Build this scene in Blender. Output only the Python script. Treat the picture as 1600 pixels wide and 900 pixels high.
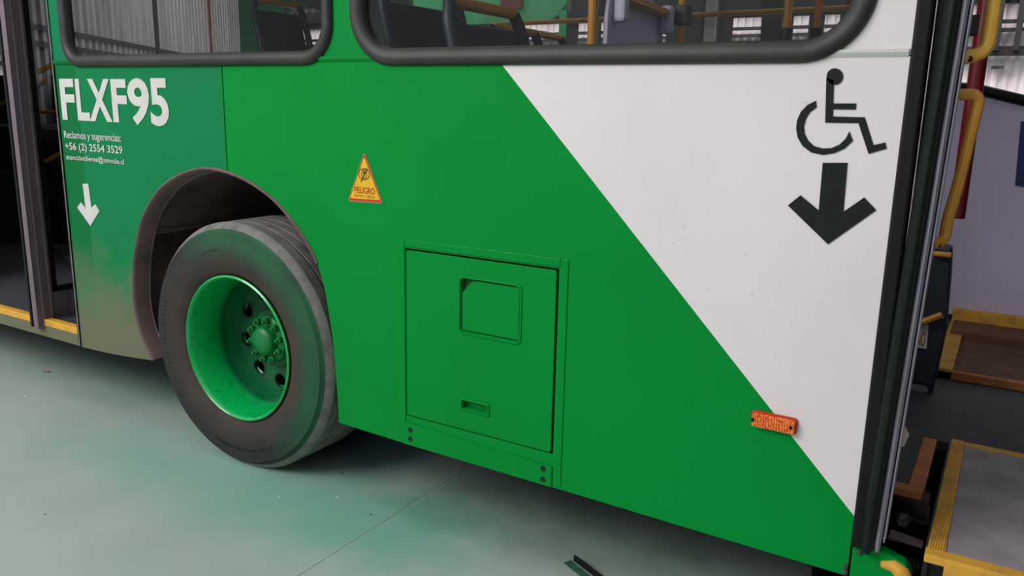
import bpy, bmesh, math, random
import numpy as np
from mathutils import Vector, Matrix
from mathutils.geometry import tessellate_polygon
random.seed(7)
scene = bpy.context.scene
for o in list(bpy.data.objects): bpy.data.objects.remove(o)
COL = scene.collection
PI = math.pi

# ---------------------------------------------------------------- camera (solved from the vanishing points)
_vh = np.array([-1377-800, 115-450.]); _vv = np.array([676-800, 6180-450.])
FP = math.sqrt(-(_vh@_vv))
_X = -np.array([_vh[0], _vh[1], FP]); _X /= np.linalg.norm(_X)
_Z = -np.array([_vv[0], _vv[1], FP]); _Z /= np.linalg.norm(_Z)
_Y = np.cross(_Z, _X)
RW = np.stack([_X, _Y, _Z])
CP = np.array([0., -2.01, 1.385])
cam = bpy.data.objects.new('camera', bpy.data.cameras.new('camera')); COL.objects.link(cam)
cam.data.sensor_width = 36; cam.data.lens = FP/1600*36; cam.data.clip_start = .02
cam.matrix_world = Matrix(((RW[0,0], -RW[0,1], -RW[0,2], CP[0]), (RW[1,0], -RW[1,1], -RW[1,2], CP[1]),
                           (RW[2,0], -RW[2,1], -RW[2,2], CP[2]), (0,0,0,1)))
scene.camera = cam
def ray(px, py): return RW @ np.array([px-800, py-450, FP])
def P(px, py, y=0.):            # point of the plane Y = y measured in the photograph
    r = ray(px, py); t = (y-CP[1])/r[1]; q = CP+t*r; return (float(q[0]), float(q[1]), float(q[2]))
def PZ(px, py, z=.37):
    r = ray(px, py); t = (z-CP[2])/r[2]; q = CP+t*r; return (float(q[0]), float(q[1]), float(q[2]))
def P2(px, py): q = P(px, py); return (q[0], q[2])

# ---------------------------------------------------------------- light
w = bpy.data.worlds.new('world'); scene.world = w; w.use_nodes = True
nt = w.node_tree; bg = nt.nodes['Background']
bg.inputs['Color'].default_value = (.80, .84, .86, 1); bg.inputs['Strength'].default_value = .65
def area(name, loc, target, size, sy, energy, color):
    l = bpy.data.lights.new(name, 'AREA'); l.shape = 'RECTANGLE'; l.size = size; l.size_y = sy; l.energy = energy; l.color = color
    o = bpy.data.objects.new(name, l); COL.objects.link(o); o.location = loc
    o.rotation_euler = (Vector(target)-Vector(loc)).to_track_quat('-Z', 'Y').to_euler(); return o
area('shed_opening_light', (-4.6, -5.2, 5.0), (-1.9, 0, .8), 4.2, 3, 330, (1, .97, .96))
area('rear_wall_fill', (-5.0, 4.6, 6.2), (-6.5, 9, 1.4), 16, 2, 900, (1, .93, .95))  # added fill lamp, brightens the walls behind the bus
scene.view_settings.view_transform = 'Standard'; scene.view_settings.look = 'None'
scene.view_settings.gamma = 1; scene.view_settings.use_curve_mapping = False
scene.view_settings.exposure = 0.17

# ---------------------------------------------------------------- materials
def lin(c): return tuple((v/255/12.92 if v/255 <= .04045 else ((v/255+.055)/1.055)**2.4) for v in c)+(1,)
def N(t, ty, **kw):
    n = t.nodes.new(ty)
    for k, v in kw.items(): setattr(n, k, v)
    return n
def mixc(t, fac, a, b):
    m = N(t, 'ShaderNodeMix', data_type='RGBA')
    for s, v in ((m.inputs[0], fac), (m.inputs[6], a), (m.inputs[7], b)):
        if isinstance(v, bpy.types.NodeSocket): t.links.new(v, s)
        else: s.default_value = v
    return m.outputs[2]
def math_(t, op, a, b=None, clamp=False):
    m = N(t, 'ShaderNodeMath', operation=op, use_clamp=clamp)
    for i, v in enumerate((a, b)):
        if v is None: continue
        if isinstance(v, bpy.types.NodeSocket): t.links.new(v, m.inputs[i])
        else: m.inputs[i].default_value = v
    return m.outputs[0]
def noise(t, scale, detail=4, vec=None, rough=.6, stretch=None):
    n = N(t, 'ShaderNodeTexNoise'); n.inputs['Scale'].default_value = scale; n.inputs['Detail'].default_value = detail
    n.inputs['Roughness'].default_value = rough
    if vec is None:
        g = N(t, 'ShaderNodeNewGeometry'); vec = g.outputs['Position']
    if stretch:
        mp = N(t, 'ShaderNodeMapping'); mp.inputs['Scale'].default_value = stretch; t.links.new(vec, mp.inputs['Vector']); vec = mp.outputs[0]
    t.links.new(vec, n.inputs['Vector']); return n.outputs['Fac']
def ramp(t, fac, a, b):
    m = N(t, 'ShaderNodeMapRange', clamp=True); t.links.new(fac, m.inputs[0])
    m.inputs[1].default_value = a; m.inputs[2].default_value = b; return m.outputs[0]
def sepxyz(t):
    g = N(t, 'ShaderNodeTexCoord'); s = N(t, 'ShaderNodeSeparateXYZ'); t.links.new(g.outputs['Object'], s.inputs[0]); return s.outputs
def base(name, rough=.5, metal=0., coat=0.):
    m = bpy.data.materials.new(name); m.use_nodes = True; t = m.node_tree; b = t.nodes['Principled BSDF']
    b.inputs['Roughness'].default_value = rough; b.inputs['Metallic'].default_value = metal; b.inputs['Coat Weight'].default_value = coat
    b.inputs['Coat Roughness'].default_value = .12
    return m, t, b
def bump(t, b, h, strength, dist=.01):
    n = N(t, 'ShaderNodeBump'); n.inputs['Strength'].default_value = strength; n.inputs['Distance'].default_value = dist
    t.links.new(h, n.inputs['Height']); t.links.new(n.outputs[0], b.inputs['Normal'])
def mat(name, c, c2=None, scale=6, rough=.5, metal=0., lo=.35, hi=.7, bmp=0., bscale=60, coat=0., stretch=None):
    m, t, b = base(name, rough, metal, coat)
    if c2 is None: c2 = tuple(v*.86 for v in c)
    f = ramp(t, noise(t, scale, stretch=stretch), lo, hi)
    t.links.new(mixc(t, f, lin(c), lin(c2)), b.inputs['Base Color'])
    if bmp: bump(t, b, noise(t, bscale, 3, stretch=stretch), bmp, .003)
    return m
def sidepaint(name, green, kind):
    m, t, b = base(name, .4, 0, .0); s = sepxyz(t)
    g2 = tuple(v*.95 for v in green)
    col = mixc(t, ramp(t, noise(t, 1.3, 3), .4, .65), lin(green), lin(g2))
    white = mixc(t, ramp(t, noise(t, 2.2, 4), .4, .75), lin((233, 226, 227)), lin((225, 218, 219)))
    if kind == 'new':
        k = math_(t, 'ADD', s[0], math_(t, 'MULTIPLY', s[2], .9696))
        col = mixc(t, math_(t, 'GREATER_THAN', k, .1868), col, white)
        sp = ramp(t, noise(t, 38, 2), .72, .76)                     # small dark scuffs in the paint
        col = mixc(t, math_(t, 'MULTIPLY', sp, .18), col, lin((90, 95, 90)))
    elif kind == 'band':
        col = mixc(t, math_(t, 'GREATER_THAN', s[0], -1.0), col, white)
        left = math_(t, 'LESS_THAN', s[0], -3.1); col = mixc(t, left, col, lin((14, 120, 80)))
    elif kind == 'old':
        d = math_(t, 'ADD', ramp(t, s[2], 1.0, .40), math_(t, 'MULTIPLY', math_(t, 'SUBTRACT', noise(t, 5, 5), .5), 1.1))
        col = mixc(t, math_(t, 'MULTIPLY', ramp(t, d, .35, .95), .85), col, lin((118, 108, 92)))
        e = math_(t, 'MULTIPLY', ramp(t, s[2], .55, .8), ramp(t, math_(t, 'ADD', s[0], math_(t, 'MULTIPLY', noise(t, 4), .06)), -3.255, -3.262))
        col = mixc(t, math_(t, 'MULTIPLY', e, .55), col, lin((8, 96, 44)))
        b.inputs['Roughness'].default_value = .5
    t.links.new(col, b.inputs['Base Color'])
    b.inputs['Specular IOR Level'].default_value = .10
    bump(t, b, noise(t, 2.0, 1), .06, .03)
    return m
M = {}
M['green'] = mat('green_paint', (0, 141, 55), (0, 134, 50), 2, .4, bmp=.03, bscale=5)
M['green'].node_tree.nodes['Principled BSDF'].inputs['Specular IOR Level'].default_value = .10
M['side_new'] = sidepaint('green_white_side_paint', (0, 141, 55), 'new')
M['side_old'] = sidepaint('weathered_green_side_paint', (16, 126, 74), 'old')
M['band'] = sidepaint('window_band_paint', (0, 136, 58), 'band')
M['green_shade'] = mat('recess_shade_green', (0, 92, 38), rough=.5)  # darker green paints the shade inside the flap recess
M['rubber'] = mat('weathered_rubber', (52, 51, 47), (34, 34, 32), 9, .55, bmp=.15, bscale=90)
M['black'] = mat('black_rubber', (24, 23, 24), (18, 18, 19), 8, .5)
M['blackgreen'] = mat('dark_green_black_rubber', (22, 32, 28), (18, 24, 22), 12, .42, stretch=(6, 6, .5))
M['alu'] = mat('aged_aluminium', (178, 172, 188), (142, 136, 150), 7, .4, .3, stretch=(20, 20, .6))
M['alu_warm'] = mat('dusty_aluminium_stile', (128, 113, 122), (104, 92, 99), 7, .6, .15, stretch=(20, 20, .6))
M['thinmetal'] = mat('worn_metal_edge', (172, 158, 156), (120, 105, 104), 18, .4, .4)
M['tread'] = mat('grey_tyre_tread', (134, 132, 126), (98, 97, 92), 14, .85, bmp=.3, bscale=60)
M['bright_decal'] = mat('off_white_vinyl', (214, 212, 208), (200, 200, 196), 12, .45)
M['black_decal'] = mat('black_vinyl', (30, 32, 34), (22, 24, 26), 30, .45)
M['yellow_tube'] = mat('yellow_enamel_tube', (214, 152, 50), (190, 124, 38), 9, .38, coat=.3)
M['yellow_bright'] = mat('bright_yellow_enamel', (232, 178, 66), (206, 146, 52), 10, .34, coat=.3)
M['yellow_strip'] = mat('worn_yellow_edge_strip', (222, 166, 56), (150, 122, 74), 14, .6, lo=.5, hi=.8, bmp=.2)
M['orange_strip'] = mat('worn_orange_edge_strip', (206, 124, 60), (150, 88, 52), 12, .6, bmp=.2)
M['navy'] = mat('navy_seat_plastic', (38, 44, 60), (30, 36, 50), 5, .5)
M['lav'] = mat('lavender_grey_panel', (216, 204, 234), (204, 192, 222), 2, .5)
M['red'] = mat('dark_red_enamel', (120, 22, 32), (96, 16, 26), 6, .35)
M['interior'] = mat('dark_interior_lining', (104, 110, 108), (90, 96, 94), 3, .7)
M['ceiling_white'] = mat('off_white_ceiling_lining', (218, 216, 212), (206, 204, 200), 3, .6)
M['gfar'] = mat('far_green_panel', (60, 150, 98), (48, 130, 80), 2, .6)
M['whitepost'] = mat('pale_window_pillar', (236, 228, 228), (226, 218, 218), 4, .5)
M['floorbus'] = mat('charcoal_floor_vinyl', (62, 64, 70), (50, 52, 58), 30, .7, bmp=.2, bscale=200)
M['brown'] = mat('brown_rusty_plate', (128, 86, 64), (100, 70, 54), 7, .7, bmp=.2)
M['rampgrey'] = mat('worn_grey_ramp', (164, 156, 160), (136, 130, 134), 9, .75, bmp=.25, bscale=160)
M['dirt'] = mat('dusty_brown_liner', (126, 104, 104), (96, 78, 76), 6, .85, bmp=.3, bscale=25)
M['dirtdark'] = mat('dark_dusty_liner', (116, 94, 92), (60, 50, 50), 5, .9, bmp=.3, bscale=25)
M['dark'] = mat('black_cavity_metal', (34, 32, 32), (24, 22, 22), 5, .8)
M['steel'] = mat('dark_steel', (28, 27, 30), (20, 20, 22), 5, .6)
M['greymetal'] = mat('grimy_grey_metal', (92, 86, 90), (50, 46, 48), 12, .6, .3, bmp=.3)
M['paper'] = mat('pinkish_white_paper', (226, 204, 200), (210, 190, 186), 20, .8)
M['redsign'] = mat('dark_red_ink', (150, 50, 50), rough=.5)
M['yellow_vinyl'] = mat('yellow_vinyl', (236, 190, 20), (226, 176, 16), 20, .4)
M['red_vinyl'] = mat('red_vinyl', (200, 62, 26), rough=.4)
M['white_vinyl'] = mat('pale_vinyl', (216, 206, 170), rough=.4)
M['brown_ink'] = mat('brown_ink', (96, 66, 12), rough=.5)
M['blue'] = mat('blue_sign_film', (34, 44, 104), (28, 36, 90), 6, .5)
M['maroon'] = mat('maroon_plate', (96, 34, 38), rough=.5)
for k_ in ('black_decal', 'black', 'blackgreen'): M[k_].node_tree.nodes['Principled BSDF'].inputs['Specular IOR Level'].default_value = .2
M['slot'] = mat('dark_gap', (10, 40, 22), rough=.8)
M['leafbrown'] = mat('dry_leaf', (176, 132, 104), (150, 110, 86), 60, .8)
M['chip'] = mat('pale_chip', (214, 216, 210), rough=.7)
M['greenblack'] = mat('oversprayed_black_rubber', (66, 112, 88), (42, 70, 58), 30, .5)
M['joint'] = mat('pale_joint_filler', (186, 194, 186), (150, 160, 152), 20, .8)
# glass: tinted panes that let one see through
def glass(name, tint, g=.9):
    m = bpy.data.materials.new(name); m.use_nodes = True; t = m.node_tree; t.nodes.clear()
    o = N(t, 'ShaderNodeOutputMaterial'); tr = N(t, 'ShaderNodeBsdfTransparent'); gl = N(t, 'ShaderNodeBsdfGlossy'); mx = N(t, 'ShaderNodeMixShader'); fr = N(t, 'ShaderNodeLayerWeight')
    tr.inputs[0].default_value = tint+(1,); gl.inputs['Roughness'].default_value = .03; gl.inputs['Color'].default_value = (g, g, g, 1)
    fc = math_(t, 'ADD', math_(t, 'MULTIPLY', math_(t, 'POWER', fr.outputs['Facing'], 5.), .8), .04)      # Schlick reflectance, same from both sides
    t.links.new(fc, mx.inputs[0]); t.links.new(tr.outputs[0], mx.inputs[1]); t.links.new(gl.outputs[0], mx.inputs[2]); t.links.new(mx.outputs[0], o.inputs[0])
    return m
M['glass'] = glass('tinted_window_glass', (.93, .94, .935), .3)
M['glassfar'] = glass('dark_tinted_glass', (.86, .88, .87), .3)
M['glassdoor'] = glass('door_glass', (.9, .91, .93), .5)
def tyre_mat():
    m, t, b = base('black_brown_tyre_sidewall', .75); s = sepxyz(t)
    r = math_(t, 'SQRT', math_(t, 'ADD', math_(t, 'POWER', s[0], 2.), math_(t, 'POWER', s[2], 2.)))
    c = mixc(t, ramp(t, noise(t, 9), .35, .7), lin((38, 38, 37)), lin((28, 28, 27)))
    c = mixc(t, math_(t, 'MULTIPLY', ramp(t, r, .40, .33), ramp(t, noise(t, 6), .25, .6)), c, lin((60, 48, 41)))
    a = math_(t, 'ADD', math_(t, 'MULTIPLY', s[0], .8), math_(t, 'MULTIPLY', s[2], .55))
    g = math_(t, 'MULTIPLY', ramp(t, r, .33, .40), ramp(t, a, -.05, .2))
    g = math_(t, 'MULTIPLY', g, ramp(t, noise(t, 5), .15, .5))
    c = mixc(t, math_(t, 'MULTIPLY', g, .8), c, lin((14, 92, 54)))
    t.links.new(c, b.inputs['Base Color'])
    # concentric fine ribs
    wv = math_(t, 'SINE', math_(t, 'MULTIPLY', r, 900.)); bump(t, b, wv, .12, .002)
    return m
M['tyre'] = tyre_mat()
def rim_mat():
    m, t, b = base('glossy_green_rim_paint', .3, 0, .5)
    s = sepxyz(t)
    c = mixc(t, ramp(t, noise(t, 30, 5), .55, .75), lin((0, 176, 86)), lin((0, 134, 68)))
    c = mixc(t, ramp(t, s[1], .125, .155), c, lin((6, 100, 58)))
    t.links.new(c, b.inputs['Base Color']); bump(t, b, noise(t, 55, 4), .35, .004); return m
M['rim'] = rim_mat()
M['hub'] = mat('green_hub_paint', (0, 128, 56), (0, 104, 46), 20, .45, bmp=.2)
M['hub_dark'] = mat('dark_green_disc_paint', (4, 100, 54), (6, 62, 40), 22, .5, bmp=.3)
def floor_mat():
    m, t, b = base('pale_green_grey_painted_concrete', .5, 0, .08)
    s = sepxyz(t)
    c = mixc(t, ramp(t, noise(t, 1.1, 5), .35, .65), lin((176, 187, 180)), lin((160, 176, 167)))
    c = mixc(t, math_(t, 'MULTIPLY', ramp(t, noise(t, 30, 4), .62, .75), .3), c, lin((196, 198, 192)))
    def blob(c, x, y, rx, ry, col, amt):
        dx = math_(t, 'DIVIDE', math_(t, 'SUBTRACT', s[0], x), rx); dy = math_(t, 'DIVIDE', math_(t, 'SUBTRACT', s[1], y), ry)
        d = math_(t, 'ADD', math_(t, 'POWER', dx, 2.), math_(t, 'POWER', dy, 2.))
        d = math_(t, 'ADD', d, math_(t, 'MULTIPLY', math_(t, 'SUBTRACT', noise(t, 3.5, 5), .5), 1.6))
        return mixc(t, math_(t, 'MULTIPLY', ramp(t, d, 1.1, 0.), amt), c, lin(col))
    c = blob(c, -2.3, -.15, 1.2, .32, (112, 178, 158), .55)      # green overspray drifting along the wheel
    c = blob(c, -1.75, -.05, .55, .3, (96, 172, 146), .55)
    q = PZ(600, 700, 0); c = blob(c, q[0], q[1], .28, .22, (104, 170, 184), .75)
    q = PZ(700, 800, 0); c = blob(c, q[0], q[1], .35, .16, (104, 178, 148), .6)
    c = blob(c, -3.6, .35, 1.2, .3, (110, 160, 136), .5)
    c = blob(c, -1.2, .25, .9, .28, (86, 120, 100), .6)
    t.links.new(c, b.inputs['Base Color']); bump(t, b, noise(t, 40, 5), .12, .003); return m
M['floor'] = floor_mat()
def clad(name, c, c2):
    m, t, b = base(name, .55, .1)
    t.links.new(mixc(t, ramp(t, noise(t, 2.5, 4, stretch=(4, 4, .4)), .35, .65), lin(c), lin(c2)), b.inputs['Base Color']); return m
M['clad'] = clad('pale_corrugated_sheet', (246, 234, 238), (226, 214, 218))
M['cladgrey'] = clad('grey_corrugated_sheet', (158, 154, 154), (124, 121, 121))
M['claddark'] = clad('dark_upper_sheet', (58, 58, 60), (46, 46, 50))
def lamp_mat():
    m, t, b = base('orange_reflex_lens', .12, 0, .8)
    c = mixc(t, ramp(t, noise(t, 140, 3), .42, .6), lin((226, 62, 16)), lin((255, 150, 36)))
    t.links.new(c, b.inputs['Base Color']); bump(t, b, noise(t, 220, 2), .5, .003); return m
M['lens'] = lamp_mat()

# ---------------------------------------------------------------- mesh helpers
class MB:
    def __init__(s): s.v = []; s.f = []
    def add(s, vs, fs):
        k = len(s.v); s.v += [tuple(v) for v in vs]; s.f += [tuple(i+k for i in f) for f in fs]; return s
    def box(s, a, b):
        x0, y0, z0 = a; x1, y1, z1 = b
        return s.add([(x0,y0,z0),(x1,y0,z0),(x1,y1,z0),(x0,y1,z0),(x0,y0,z1),(x1,y0,z1),(x1,y1,z1),(x0,y1,z1)],
                     [(0,3,2,1),(4,5,6,7),(0,1,5,4),(1,2,6,5),(2,3,7,6),(3,0,4,7)])
    def hexa(s, pts8): return s.add(pts8, [(0,3,2,1),(4,5,6,7),(0,1,5,4),(1,2,6,5),(2,3,7,6),(3,0,4,7)])
    def plate(s, outer, holes, y0, y1, ax='y'):
        loops = [outer]+list(holes); flat = [p for l in loops for p in l]
        tris = tessellate_polygon([[Vector((p[0], p[1], 0)) for p in l] for l in loops])
        mk = {'y': lambda p, d: (p[0], d, p[1]), 'z': lambda p, d: (p[0], p[1], d), 'x': lambda p, d: (d, p[0], p[1])}[ax]
        n = len(flat); vs = [mk(p, y0) for p in flat]+[mk(p, y1) for p in flat]
        fs = [tuple(t) for t in tris]+[tuple(i+n for i in reversed(t)) for t in tris]
        k = 0
        for l in loops:
            m = len(l)
            for i in range(m): j = (i+1) % m; fs.append((k+i, k+j, k+j+n, k+i+n))
            k += m
        return s.add(vs, fs)
    def tube(s, pts, r, n=10, cap=True):
        pts = [Vector(p) for p in pts]; rs = r if isinstance(r, (list, tuple)) else [r]*len(pts)
        vs = []; fs = []; prev = None
        for i, p in enumerate(pts):
            d = (pts[min(i+1, len(pts)-1)]-pts[max(i-1, 0)]).normalized()
            if prev is None: u = d.orthogonal().normalized()
            else: u = (prev-d*prev.dot(d)).normalized()
            prev = u; v = d.cross(u)
            for k in range(n):
                a = 2*PI*k/n; vs.append(p+(u*math.cos(a)+v*math.sin(a))*rs[i])
        for i in range(len(pts)-1):
            for k in range(n): fs.append((i*n+k, i*n+(k+1) % n, (i+1)*n+(k+1) % n, (i+1)*n+k))
        if cap: fs.append(tuple(reversed(range(n)))); fs.append(tuple(range((len(pts)-1)*n, len(pts)*n)))
        return s.add(vs, fs)
    def lathe(s, prof, c, n=96, closed=False):      # prof: (r, y) about a Y axis through c
        vs = []; fs = []; m = len(prof)
        for k in range(n):
            a = 2*PI*k/n
            for r, y in prof: vs.append((c[0]+r*math.cos(a), c[1]+y, c[2]+r*math.sin(a)))
        for k in range(n):
            k2 = (k+1) % n
            for i in range(m if closed else m-1):
                j = (i+1) % m; fs.append((k*m+i, k2*m+i, k2*m+j, k*m+j))
        return s.add(vs, fs)
    def ring(s, loop, prof, closed=True):           # loop of (x,z) ccw, prof: (inset, y)
        n = len(loop); vs = []; fs = []; m = len(prof)
        for i in range(n):
            a = Vector(loop[i-1]) if (closed or i > 0) else Vector(loop[0]); b = Vector(loop[(i+1) % n]) if (closed or i < n-1) else Vector(loop[-1])
            d = (b-a).normalized(); nn = Vector((-d.y, d.x))
            for o, y in prof: q = Vector(loop[i])+nn*o; vs.append((q.x, y, q.y))
        for i in range(n if closed else n-1):
            i2 = (i+1) % n
            for k in range(m-1): fs.append((i*m+k, i2*m+k, i2*m+k+1, i*m+k+1))
        return s.add(vs, fs)
def obj(name, mb, m, parent=None, smooth=None, bev=0.):
    me = bpy.data.meshes.new(name); me.from_pydata(mb.v, [], mb.f)
    bm = bmesh.new(); bm.from_mesh(me); bmesh.ops.recalc_face_normals(bm, faces=bm.faces); bm.to_mesh(me); bm.free()
    me.materials.append(m if not isinstance(m, str) else M[m])
    if smooth is not None:
        me.polygons.foreach_set('use_smooth', [True]*len(me.polygons)); me.set_sharp_from_angle(angle=math.radians(smooth))
    o = bpy.data.objects.new(name, me); COL.objects.link(o)
    if parent: o.parent = parent
    if bev:
        b = o.modifiers.new('bevel', 'BEVEL'); b.width = bev; b.segments = 2; b.limit_method = 'ANGLE'; b.angle_limit = math.radians(40)
    return o
def bx(a, b): return MB().box(a, b)
def thing(name, label, cat, loc=(0,0,0), group=None):
    o = bpy.data.objects.new(name, None); COL.objects.link(o); o.location = loc; o.empty_display_size = .1
    o['label'] = label; o['category'] = cat
    if group: o['group'] = group
    return o
def tag(o, label, cat=None, group=None):
    o['label'] = label
    if cat: o['category'] = cat
    if group: o['group'] = group
    return o
def struct(o): o['kind'] = 'structure'; return o
def rrect(x0, z0, x1, z1, r, n=8):
    if not isinstance(r, (list, tuple)): r = [r]*4
    pts = []
    for (cx, cz, rr, a0) in ((x1-r[0], z0+r[0], r[0], -90), (x1-r[1], z1-r[1], r[1], 0), (x0+r[2], z1-r[2], r[2], 90), (x0+r[3], z0+r[3], r[3], 180)):
        for k in range(n+1):
            a = math.radians(a0+90*k/n); pts.append((cx+rr*math.cos(a), cz+rr*math.sin(a)))
    return pts
def catmull(pts, n=5):
    out = []; p = [pts[0]]+list(pts)+[pts[-1]]
    for i in range(1, len(p)-2):
        for k in range(n):
            t = k/n; out.append(tuple(.5*((2*p[i][d])+(-p[i-1][d]+p[i+1][d])*t+(2*p[i-1][d]-5*p[i][d]+4*p[i+1][d]-p[i+2][d])*t*t+(-p[i-1][d]+3*p[i][d]-3*p[i+1][d]+p[i+2][d])*t**3) for d in range(2)))
    out.append(tuple(pts[-1])); return out
def text_mesh(body, x0, z0, x1, z1, y, off=0., skew=0.):
    c = bpy.data.curves.new('t', 'FONT'); c.body = body; c.size = 1; c.offset = off; c.resolution_u = 4
    o = bpy.data.objects.new('t', c); COL.objects.link(o)
    dg = bpy.context.evaluated_depsgraph_get(); dg.update()
    me = bpy.data.meshes.new_from_object(o.evaluated_get(dg))
    co = np.array([v.co[:] for v in me.vertices]); mn = co.min(0); mx = co.max(0)
    mb = MB(); vs = [(x0+(q[0]-mn[0])/(mx[0]-mn[0])*(x1-x0), y, z0+(q[1]-mn[1])/(mx[1]-mn[1])*(z1-z0)) for q in co]
    mb.add(vs, [tuple(p.vertices) for p in me.polygons])
    bpy.data.objects.remove(o); bpy.data.curves.remove(c); bpy.data.meshes.remove(me); return mb

# ================================================================ the setting
floor = struct(obj('floor', bx((-25, -12, -.25), (9, 14, -.055)), 'joint'))
jx = -1.662
xs = [-25, -17.66, -13.66, -9.66, -5.66, jx, jx+4, 9]; ys = [-12, -7.2, -3.2, 2.6, 6.6, 14]
for i in range(len(xs)-1):
    for j in range(len(ys)-1):
        g = .003
        obj('concrete_slab', bx((xs[i]+g, ys[j]+g, -.06), (xs[i+1]-g, ys[j+1]-g, 0)), 'floor', floor)
obj('joint_filler', bx((jx-.003, -3.2, -.05), (jx+.003, 2.6, -.0015)), 'joint', floor)

def corrugated(p0, p1, z0, z1, pitch, depth, m, name, parent=None):
    p0 = Vector(p0); p1 = Vector(p1); L = (p1-p0).length; d = (p1-p0)/L; nn = Vector((d.y, -d.x))
    vs = []; fs = []; n = int(L/pitch)
    prof = ((0, 0), (.3, 0), (.45, 1), (.85, 1))
    for k in range(n):
        for a, b in prof: q = p0+d*(k+a)*pitch+nn*b*depth; vs += [(q.x, q.y, z0), (q.x, q.y, z1)]
    for i in range(len(vs)//2-1): fs.append((2*i, 2*i+2, 2*i+3, 2*i+1))
    return obj(name, MB().add(vs, fs), m, parent)
wb = struct(corrugated((-24, 9.0), (8, 9.0), 0, 2.60, .10, .025, 'clad', 'wall_back'))
corrugated((-24, 8.96), (8, 8.96), 2.58, 7, .17, .03, 'claddark', 'upper_cladding', wb)
for z, h in ((2.067, .10), (2.291, .035), (2.379, .035), (2.75, .16)):
    obj('steel_girt', bx((-24, 8.80, z-h/2), (8, 8.9, z+h/2)), 'steel', wb)
for x, z0 in ((-14.5, 0), (-9.5, 0), (-5.2, 0), (-.36, 2.067), (-.165, 2.067), (1.9, 0), (6, 0)): obj('steel_post', bx((x-.03, 8.74, z0), (x+.03, 8.82, 7)), 'steel', wb)
e_ = P(1552, 103, 8.9); f_ = P(1564, 108, 8.9); obj('wall_plate', bx((e_[0]-.02, 8.88, f_[2]), (f_[0]+.03, 8.93, e_[2])), 'greymetal', wb)
wr = struct(corrugated((2.1, -9.5), (2.1, -.9), 0, 5.0, .17, .03, 'claddark', 'right_light_blocker'))  # unseen dark sheet added to cut the sky light from the right
# oblique corrugated partition seen through the left window
d = np.array(ray(670, 152)[:2]); d /= np.linalg.norm(d)
pa = np.array(P(100, 55, 2.8)[:2])
def hit(px):            # where the partition line meets the sight line of a column
    r = ray(px, 60)[:2]; A = np.array([[d[0], -r[0]], [d[1], -r[1]]]); s_ = np.linalg.solve(A, CP[:2]-pa); return pa+d*s_[0], s_[0]
q375, s375 = hit(375)
wl = struct(corrugated(tuple(pa-d*1.2), tuple(q375), 0, 4.0, .17, .07, 'cladgrey', 'wall_left'))
nrm = np.array([d[1], -d[0]])
def onwall(px, w_, z0, z1, m, nm, off=.10):
    q, s_ = hit(px); a = q-d*w_/2+nrm*off; b = q+d*w_/2+nrm*off; e = nrm*.04
    obj(nm, MB().hexa([(a[0],a[1],z0),(b[0],b[1],z0),(b[0]-e[0],b[1]-e[1],z0),(a[0]-e[0],a[1]-e[1],z0),(a[0],a[1],z1),(b[0],b[1],z1),(b[0]-e[0],b[1]-e[1],z1),(a[0]-e[0],a[1]-e[1],z1)]), m, wl)
onwall(235, .07, 0, 4, 'steel', 'steel_post'); onwall(322, .09, 0, 4, 'red', 'red_post', .08)
for (px, py) in ((112, 55), (112, 78)):
    q, s_ = hit(px); r = ray(px, py); t_ = (q[0]-CP[0])/r[0]; z = CP[2]+t_*r[2]
    q2 = q375; h = .024; o_ = nrm*.09; a = pa-d*1.0+o_; b = q2+o_; e = nrm*.03
    obj('steel_girt', MB().hexa([(a[0],a[1],z-h),(b[0],b[1],z-h),(b[0]-e[0],b[1]-e[1],z-h),(a[0]-e[0],a[1]-e[1],z-h),(a[0],a[1],z+h),(b[0],b[1],z+h),(b[0]-e[0],b[1]-e[1],z+h),(a[0]-e[0],a[1]-e[1],z+h)]), 'steel', wl)

# ================================================================ the bus
bus = thing('bus', 'green and white city bus with folded-in doors parked on a pale concrete floor', 'bus')
TH = .004
arch = [(-2.928,.322),(-2.99,.42),(-3.019,.534),(-3.012,.65),(-2.985,.770),(-2.918,.915),(-2.785,1.045),(-2.61,1.117),(-2.45,1.128),(-2.271,1.085),(-2.119,.997),(-1.985,.841),(-1.93,.628),(-1.911,.423),(-1.904,.283)]
A = catmull(arch, 6)
SX = -2.410
Al = [p for p in A if p[0] < SX-.004 and p[1] > .3]; zc = 1.126
Ar = [p for p in A if p[0] > SX+.004]
old = [(-3.43, .292), (-3.2, .300), (-3.05, .311)]+Al+[(SX-.002, zc), (SX-.002, 1.503), (-3.43, 1.503)]
obj('side_panel', MB().plate(old, [], -.001, TH), 'side_old', bus)
bus_children_label = []
DX0, DX1, DZ0, DZ1 = -1.604, -1.056, .377, .936
new = [(SX+.002, 1.503), (SX+.002, zc)]+Ar+[(-1.63, .277), (-1.05, .272), (-.6, .266), (-.224, .262), (-.224, 1.503)]
obj('side_panel', MB().plate(new, [[(DX0, DZ0), (DX1, DZ0), (DX1, DZ1), (DX0, DZ1)]], -.003, TH), 'side_new', bus)['label'] = 'green and white side panel with a diagonal colour split'
obj('panel_seam', bx((SX-.009, -.0035, 1.13), (SX-.004, -.001, 1.503)), 'green', bus, bev=.001)
# window band with two openings
W1 = (-3.350, 1.494, -1.886, 2.42); W2 = (-1.808, 1.491, -.302, 2.42)
def ins(wd, k): return (wd[0]+k, wd[1]+k, wd[2]-k, wd[3]-k)
R1 = [.13, .12, .12, .10]; R2 = [.155, .15, .15, .16]
band = [(-3.43, 1.506), (-.224, 1.506), (-.224, 2.85), (-3.43, 2.85)]
obj('window_band', MB().plate(band, [rrect(*ins(W1, .012), R1), rrect(*ins(W2, .012), R2)], -.0035, TH), 'band', bus)
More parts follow.
